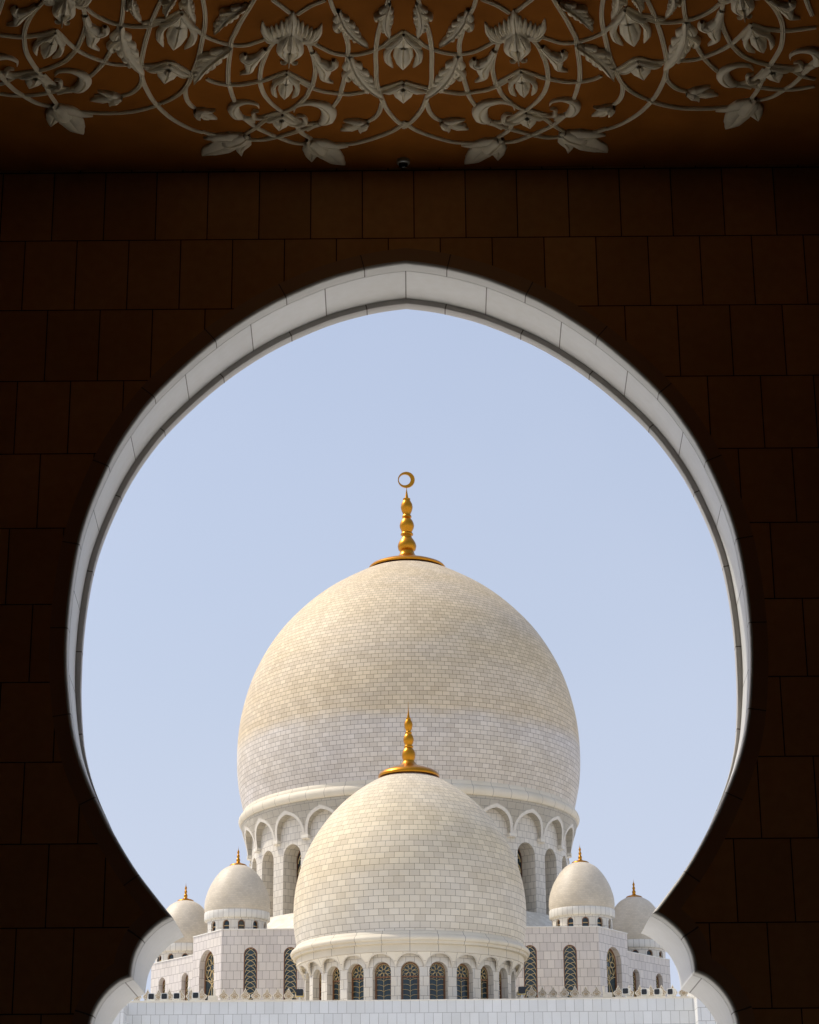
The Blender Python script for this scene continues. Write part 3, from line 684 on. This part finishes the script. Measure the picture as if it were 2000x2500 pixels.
# ------------------------------------------------------------------ arcade: wall with horseshoe arch
D0 = 23.3
arcade = thing('arcade', 'dark brown stone arcade bay with multifoil horseshoe arch and carved ceiling framing the view', 'building', (0, D0, 0))
AR = [(0.0, 12.820), (0.262, 12.785), (0.553, 12.722), (0.97, 12.588), (1.518, 12.325), (1.962, 12.035), (2.364, 11.700), (2.76, 11.298), (3.02, 10.972), (3.265, 10.571), (3.445, 10.174), (3.59, 9.78), (3.685, 9.417), (3.75, 8.98), (3.782, 8.55), (3.782, 8.133), (3.75, 7.764), (3.685, 7.353), (3.59, 7.014), (3.478, 6.74), (3.36, 6.50), (3.255, 6.291), (3.1, 6.022), (2.916, 5.742), (2.68, 5.44), (2.545, 5.28)]
L1 = [(2.545, 5.28), (2.675, 5.205), (2.828, 5.055), (2.911, 4.898), (2.94, 4.77), (2.948, 4.66)]
L2 = [(2.948, 4.66), (3.075, 4.605), (3.206, 4.486), (3.30, 4.34), (3.35, 4.185), (3.365, 4.0)]
NARROW = lambda z: -.02*max(0, min(1, (6.6-z)/1.2))
AR = [(x*(1-.0137*math.exp(-((z-8.3)/2.2)**2))+NARROW(z), z) for x, z in AR]
L1 = [(x-.02, z) for x, z in L1]; L2 = [(x-.02, z) for x, z in L2]
main_arc = spline(AR, 3); l1 = spline(L1, 4); l2 = spline(L2, 4)
half = main_arc + l1[1:] + l2[1:] + [(3.345, 2.0), (3.345, 0.0)]
NM = len(main_arc)
full = [(-x, z) for x, z in reversed(half)] + half[1:]
full = [(x+.018*max(0, min(1, (8-z)/2.5)), z) for x, z in full]
def mitre(path, off):
    """path offset away from the opening (to the solid side)"""
    out = []
    for i, p in enumerate(path):
        a = path[max(i-1, 0)]; b = path[min(i+1, len(path)-1)]
        d1 = Vector((p[0]-a[0], p[1]-a[1])); d2 = Vector((b[0]-p[0], b[1]-p[1]))
        if d1.length < 1e-7: d1 = d2
        if d2.length < 1e-7: d2 = d1
        d1.normalize(); d2.normalize(); n1 = Vector((-d1.y, d1.x)); n2 = Vector((-d2.y, d2.x)); n = n1+n2; n.normalize()
        k = 1/max(.45, n.dot(n1)); out.append((p[0]+n.x*off*k, p[1]+n.y*off*k))
    if abs(off) < .01: return out
    def near(q):
        b_ = 1e9
        for i in range(len(path)-1):
            ax, az = path[i]; bx, bz = path[i+1]; dx, dz = bx-ax, bz-az; l2_ = dx*dx+dz*dz or 1e-9
            t = max(0, min(1, ((q[0]-ax)*dx+(q[1]-az)*dz)/l2_)); b_ = min(b_, math.hypot(q[0]-ax-dx*t, q[1]-az-dz*t))
        return b_
    good = [near(q) > abs(off)*.985 for q in out]; good[0] = good[-1] = True
    i = 0
    while i < len(out):       # where the offset folds over itself near a cusp, run straight between the sound points
        if good[i]: i += 1; continue
        j = i
        while not good[j]: j += 1
        a, b = out[i-1], out[j]
        for k_ in range(i, j): t = (k_-i+1)/(j-i+1); out[k_] = (a[0]+(b[0]-a[0])*t, a[1]+(b[1]-a[1])*t)
        i = j
    return out
lens = [0]
for i in range(1, len(full)): lens.append(lens[-1]+math.dist(full[i], full[i-1]))
mid_l = lens[len(half)-1]; us = [l-mid_l for l in lens]
def sweep(path, us_, prof, name, mat, smooth='auto', cap=False, taper=None):
    m = MB(); offs = [mitre(path, o_) for o_, d in prof]
    if taper: offs = [[(p[0]+(q[0]-p[0])*taper(p[1]), p[1]+(q[1]-p[1])*taper(p[1])) for p, q in zip(path, of)] for of in offs]
    # the reveal splays a little sideways with depth
    dm = lambda d, z: d if d < 1.13 else 1.121+(d-1.121)*max(0, min(1, (7.2-z)/1.2))
    rows = [[(offs[j][i][0]*(1+.0151*prof[j][1]*(.3+.7*max(0, min(1, (path[i][1]-5.5)/1.8)))), dm(prof[j][1], path[i][1]), offs[j][i][1]) for i in range(len(path))] for j in range(len(prof))]
    U = [[(us_[i], prof[j][1]) for i in range(len(path))] for j in range(len(prof))]
    m.grid(rows, U, flip=True)
    if cap:
        for i in (0, len(path)-1):
            q = [r[i] for r in rows]; m.face(q if i else q[::-1])
    return m.build(name, mat, arcade, smooth=smooth)
fil = [(.036*(1-math.sin(t*PI/10)), .036*(1-math.cos(t*PI/10))) for t in range(0, 6)]
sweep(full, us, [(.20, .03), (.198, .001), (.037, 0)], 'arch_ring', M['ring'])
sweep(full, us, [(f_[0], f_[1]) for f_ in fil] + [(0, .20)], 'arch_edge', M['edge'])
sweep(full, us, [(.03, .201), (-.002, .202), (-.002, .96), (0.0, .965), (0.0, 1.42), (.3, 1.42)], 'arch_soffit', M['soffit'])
NL = max(i for i, p in enumerate(main_arc) if p[1] > 6.35)+1
ia = len(half)-NL; ib = len(half)+NL-1
mp_, mu = full[ia:ib], us[ia:ib]
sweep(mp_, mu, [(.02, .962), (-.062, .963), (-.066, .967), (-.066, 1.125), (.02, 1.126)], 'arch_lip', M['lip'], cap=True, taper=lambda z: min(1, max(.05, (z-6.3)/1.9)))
# wall face with the arch cut out
outer = mitre(full, .197); HALFX = 30; CZ = 14.046
arcade.location.x = -.022
def wall_side(pts):
    seq = [(0, pts[0][1])]
    for p in pts[1:]:
        if p[1] < seq[-1][1]-1e-4: seq.append(p)
    seq.append((seq[-1][0], 0)); return seq
c_ = len(half)-1
sides = {1: wall_side(outer[c_:]), -1: wall_side(outer[:c_+1][::-1])}
for y_, top_, nm, mt, inv in ((.002, 14.1, 'stone_facing', 'stone_in', 1), (1.421, 16, 'outer_facing', 'parapet', -1)):
    m = MB()
    for sx in (-1, 1):
        seq = sides[sx]
        for i in range(len(seq)-1):
            a, b = seq[i], seq[i+1]
            q = [(a[0], y_, a[1]), (sx*HALFX, y_, a[1]), (sx*HALFX, y_, b[1]), (b[0], y_, b[1])]
            if sx*inv > 0: q.reverse()
            m.face(q)
        q = [(0, y_, seq[0][1]), (sx*HALFX, y_, seq[0][1]), (sx*HALFX, y_, top_), (0, y_, top_)]
        if sx*inv < 0: q.reverse()
        m.face(q)
    m.build(nm, M[mt], arcade)
m = MB(); box(m, -30, 30, -38.5, 1.42, 14.12, 16, skip=''); m.build('roof', M['roof'], arcade)
m = MB(); box(m, -30.4, -30, -38.5, 1.0, .01, 14.11); box(m, 30, 30.4, -38.5, 1.0, .01, 14.11); box(m, -30, 30, -38.9, -38.5, .01, 14.11)
m.build('added_hall_walls', M['darkwall'], arcade)  # unseen side and back walls, added to close off light and darken the arcade
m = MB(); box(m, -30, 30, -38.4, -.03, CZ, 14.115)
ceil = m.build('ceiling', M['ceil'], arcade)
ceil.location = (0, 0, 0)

# --- ceiling relief (ceiling-local frame: X, Y-23.3, hanging down from CZ)
def relief(mb, spine, widths, h, base=None, prof=((-1, 0), (-1, .35), (-.85, .66), (-.45, .95), (-.14, 1.0), (0, .66), (.14, 1.0), (.45, .95), (.85, .66), (1, .35), (1, 0))):
    sp = spline(spine, 6) if len(spine) > 2 else [tuple(Vector(spine[0]).lerp(Vector(spine[1]), i/6)) for i in range(7)]
    n = len(sp); rows = []
    for i, p in enumerate(sp):
        a = sp[max(i-1, 0)]; b = sp[min(i+1, n-1)]; d = Vector((b[0]-a[0], b[1]-a[1])); d.normalize(); nn = Vector((-d.y, d.x))
        t = i/(n-1); k = t*(len(widths)-1); j = min(int(k), len(widths)-2); w_ = widths[j]+(widths[j+1]-widths[j])*(k-j)
        w_ = max(w_, .0025); hh = h*min(1, .35+w_/max(widths)*.65)
        rows.append([(p[0]+nn.x*w_*q, p[1]+nn.y*w_*q, CZ-.0005-hh*z_+(0 if z_ else .004)) for q, z_ in prof])
    mb.grid(rows, flip=False)
VP = ((-1, 0), (-1, .55), (-.80, .85), (-.60, .8), (-.46, .15), (-.30, .75), (0, 1.05), (.30, .75), (.46, .15), (.60, .8), (.80, .85), (1, .55), (1, 0))
m = MB(); rv = random.Random(3)
for path in VINES:
    for sx in (-1, 1):
        P = [(sx*x, y-D0) for x, y in path]
        if max(abs(p[0]) for p in P) < .05: continue
        relief(m, P, [.021, .025, .025, .025, .021], .022+rv.random()*.008, prof=VP)
m.build('scroll_vines', M['relief'], ceil, smooth='auto')
def motif(kind, a, b, flip):
    A = Vector((a[0], a[1]-D0)); B = Vector((b[0], b[1]-D0)); L = (B-A).length; u = (B-A)/L; v = Vector((-u.y, u.x))*flip
    T = lambda s, t: tuple(A+u*(s*L)+v*(t*L))
    mb = MB()
    def pt(sp, ws, h, **k): relief(mb, [T(*q) for q in sp], [w_*L for w_ in ws], h*1.35, **k)
    if kind == 'bud':
        for s in (-1, 1):
            pt([(.0, 0), (.16, s*.08), (.30, s*.18), (.36, s*.27)], [.03, .055, .05, .01], .05)
            pt([(.30, s*.15), (.50, s*.235), (.72, s*.225), (.93, s*.15)], [.03, .05, .055, .004], .045)
        pt([(.03, 0), (.2, 0), (.36, 0)], [.06, .13, .10], .04)
        pt([(.22, 0), (.42, 0), (.60, 0), (.82, 0), (1, 0)], [.06, .135, .15, .10, .002], .045)
        pt([(.32, 0), (.46, 0), (.62, 0), (.80, 0), (.92, 0)], [.07, .10, .115, .07, .002], .068)
    elif kind == 'lotus':
        for s in (-1, 1):
            pt([(.02, 0), (.2, s*.18), (.38, s*.40), (.42, s*.58)], [.07, .12, .09, .01], .05)
        pt([(-.02, 0), (.12, 0), (.3, 0)], [.05, .16, .14], .045)
        pt([(.15, 0), (.40, 0), (.62, 0), (1, 0)], [.16, .30, .24, .004], .058)
        pt([(.12, 0), (.3, 0), (.42, 0)], [.10, .12, .01], .075)
    elif kind == 'palmette':
        for s in (-1, 1):
            pt([(.50, s*.10), (.50, s*.17), (.44, s*.23), (.36, s*.265), (.20, s*.29)], [.03, .045, .045, .035, .002], .040)
            for (s0, t0, s1, t1, w_) in ((.47, .19, .30, .235, .022), (.45, .155, .27, .20, .024), (.42, .12, .235, .155, .028), (.40, .08, .17, .105, .032), (.38, .04, .12, .055, .034)):
                pt([(s0, s*t0), ((s0+s1)/2+.01, s*(t0+t1)/2), (s1, s*t1)], [.022, w_, .003], .034+w_*.4)
            pt([(.49, s*.10), (.545, s*.16), (.55, s*.22), (.50, s*.27)], [.02, .026, .022, .004], .035)
        pt([(.40, 0), (.16, 0), (.0, 0)], [.04, .050, .003], .055)
        for s in (-1, 1):
            pt([(.58, s*.05), (.72, s*.075), (.84, s*.035), (.92, s*.014)], [.07, .06, .035, .010], .055)
            pt([(.90, s*.012), (.945, s*.04), (.95, s*.075), (.92, s*.085)], [.012, .014, .010, .005], .03)
        pt([(.33, 0), (.42, 0), (.55, 0), (.66, 0), (.72, 0)], [.05, .105, .135, .10, .02], .068)
        for s in (-1, 1): pt([(.36, s*.02), (.48, s*.06), (.60, s*.085), (.70, s*.09)], [.015, .045, .042, .004], .080)
        pt([(.35, 0), (.48, 0), (.58, 0), (.68, 0)], [.02, .045, .045, .004], .092)
        pt([(.69, 0), (.85, 0), (.98, 0)], [.011, .011, .006], .066)
    elif kind == 'bell_flower':
        pt([(.03, .02), (.22, .12), (.40, .26), (.57, .38)], [.07, .15, .10, .004], .055)
        pt([(.03, -.02), (.2, -.14), (.38, -.25), (.52, -.42)], [.07, .13, .08, .003], .050)
        pt([(.30, -.02), (.55, -.01), (.80, .02), (1, .0)], [.17, .21, .15, .004], .042)
        pt([(0, 0), (.15, .0), (.35, .03), (.5, .06)], [.10, .17, .16, .01], .072)
        pt([(.0, .0), (-.06, 0)], [.06, .035], .05)
    elif kind == 'blossom':
        pt([(.03, .02), (.25, .16), (.42, .34), (.60, .44)], [.06, .15, .08, .004], .055)
        pt([(.03, -.02), (.25, -.16), (.45, -.28), (.55, -.46)], [.06, .13, .07, .003], .055)
        pt([(.30, 0), (.62, .0), (1, 0)], [.14, .16, .004], .045)
        pt([(.30, .05), (.55, .14), (.80, .20)], [.08, .07, .004], .05)
        pt([(0, 0), (.2, 0), (.42, .0)], [.08, .16, .03], .075)
    elif kind == 'curl':
        pt([(.1, -.1), (.45, -.22), (1.0, -.05), (1.32, .35), (1.25, .85), (.85, 1.15), (.46, 1.07)], [.10, .26, .28, .20, .11, .06, .02], .055)
        pt([(-.45, .95), (-.42, .66), (-.15, .42), (.12, .48), (.30, .68), (.18, .86)], [.03, .06, .10, .09, .06, .02], .045)
        pt([(-.55, .1), (-.2, .02), (.1, -.1)], [.06, .08, .12], .04)
    elif kind == 'trefoil':
        pt([(-.08, .0), (.2, .0), (.45, .04), (.62, .0), (.80, -.06), (1.0, .04)], [.05, .07, .13, .11, .07, .003], .058)
        pt([(.22, .03), (.42, .12), (.40, .24), (.27, .27)], [.05, .11, .085, .03], .060)
    elif kind == 'leaf':
        c = .05
        sp = [(0, 0), (.3, c), (.6, c), (.85, .01), (1, -.02)]
        for i, s0 in enumerate((.12, .27, .42, .57, .72)):
            for s in (-1, 1):
                ln = (.17, .20, .19, .15, .10)[i]
                pt([(s0-.03, c*.9), (s0+ln*.5, c+s*ln*.38), (s0+ln*1.1, c+s*ln*.46)], [.03, .058-.005*i, .004], .040)
        pt(sp, [.03, .06, .065, .05, .003], .05)
        pt(sp, [.01, .014, .014, .010, .003], .066)
        pt([(.20, .04), (.34, .20), (.46, .20), (.44, .14)], [.03, .035, .02, .006], .05)
    o = mb.build(kind, M['relief'], ceil, smooth='auto'); return o
FLIPS = {}
ci = ti = 0; CF = [1, -1, -1, 1]; TF = [1, -1, -1, 1]
names = {'leaf': 'acanthus_leaf', 'curl': 'scroll_curl', 'bud': 'bud', 'lotus': 'lotus', 'palmette': 'palmette', 'bell_flower': 'bell_flower', 'blossom': 'blossom', 'trefoil': 'trefoil_bud'}
for kind, a, b in MOTIFS:
    fl_ = 1
    if kind == 'curl': fl_ = CF[ci]; ci += 1
    if kind == 'trefoil': fl_ = TF[ti]; ti += 1
    for sx in (1, -1):
        if sx < 0 and abs(a[0]) < .05: continue
        o = motif(kind, (a[0]*sx, a[1]), (b[0]*sx, b[1]), fl_*sx); o.name = names[kind]; o.data.name = names[kind]

# ------------------------------------------------------------------ security camera
sc_ = thing('security_camera', 'small black dome security camera hanging from the ceiling near the wall edge', 'security camera', (-.04, 23.08, CZ))
m = MB(); lathe(m, [(.078, 0), (.078, -.03), (.07, -.045), (.055, -.05)], 32); m.build('mounting_ring', M['chrome'], sc_, smooth='auto')
m = MB(); lathe(m, [(.054, -.045), (.052, -.065), (.044, -.088), (.028, -.104), (.002, -.11)], 32); m.build('dome_cover', M['black'], sc_, smooth=True)
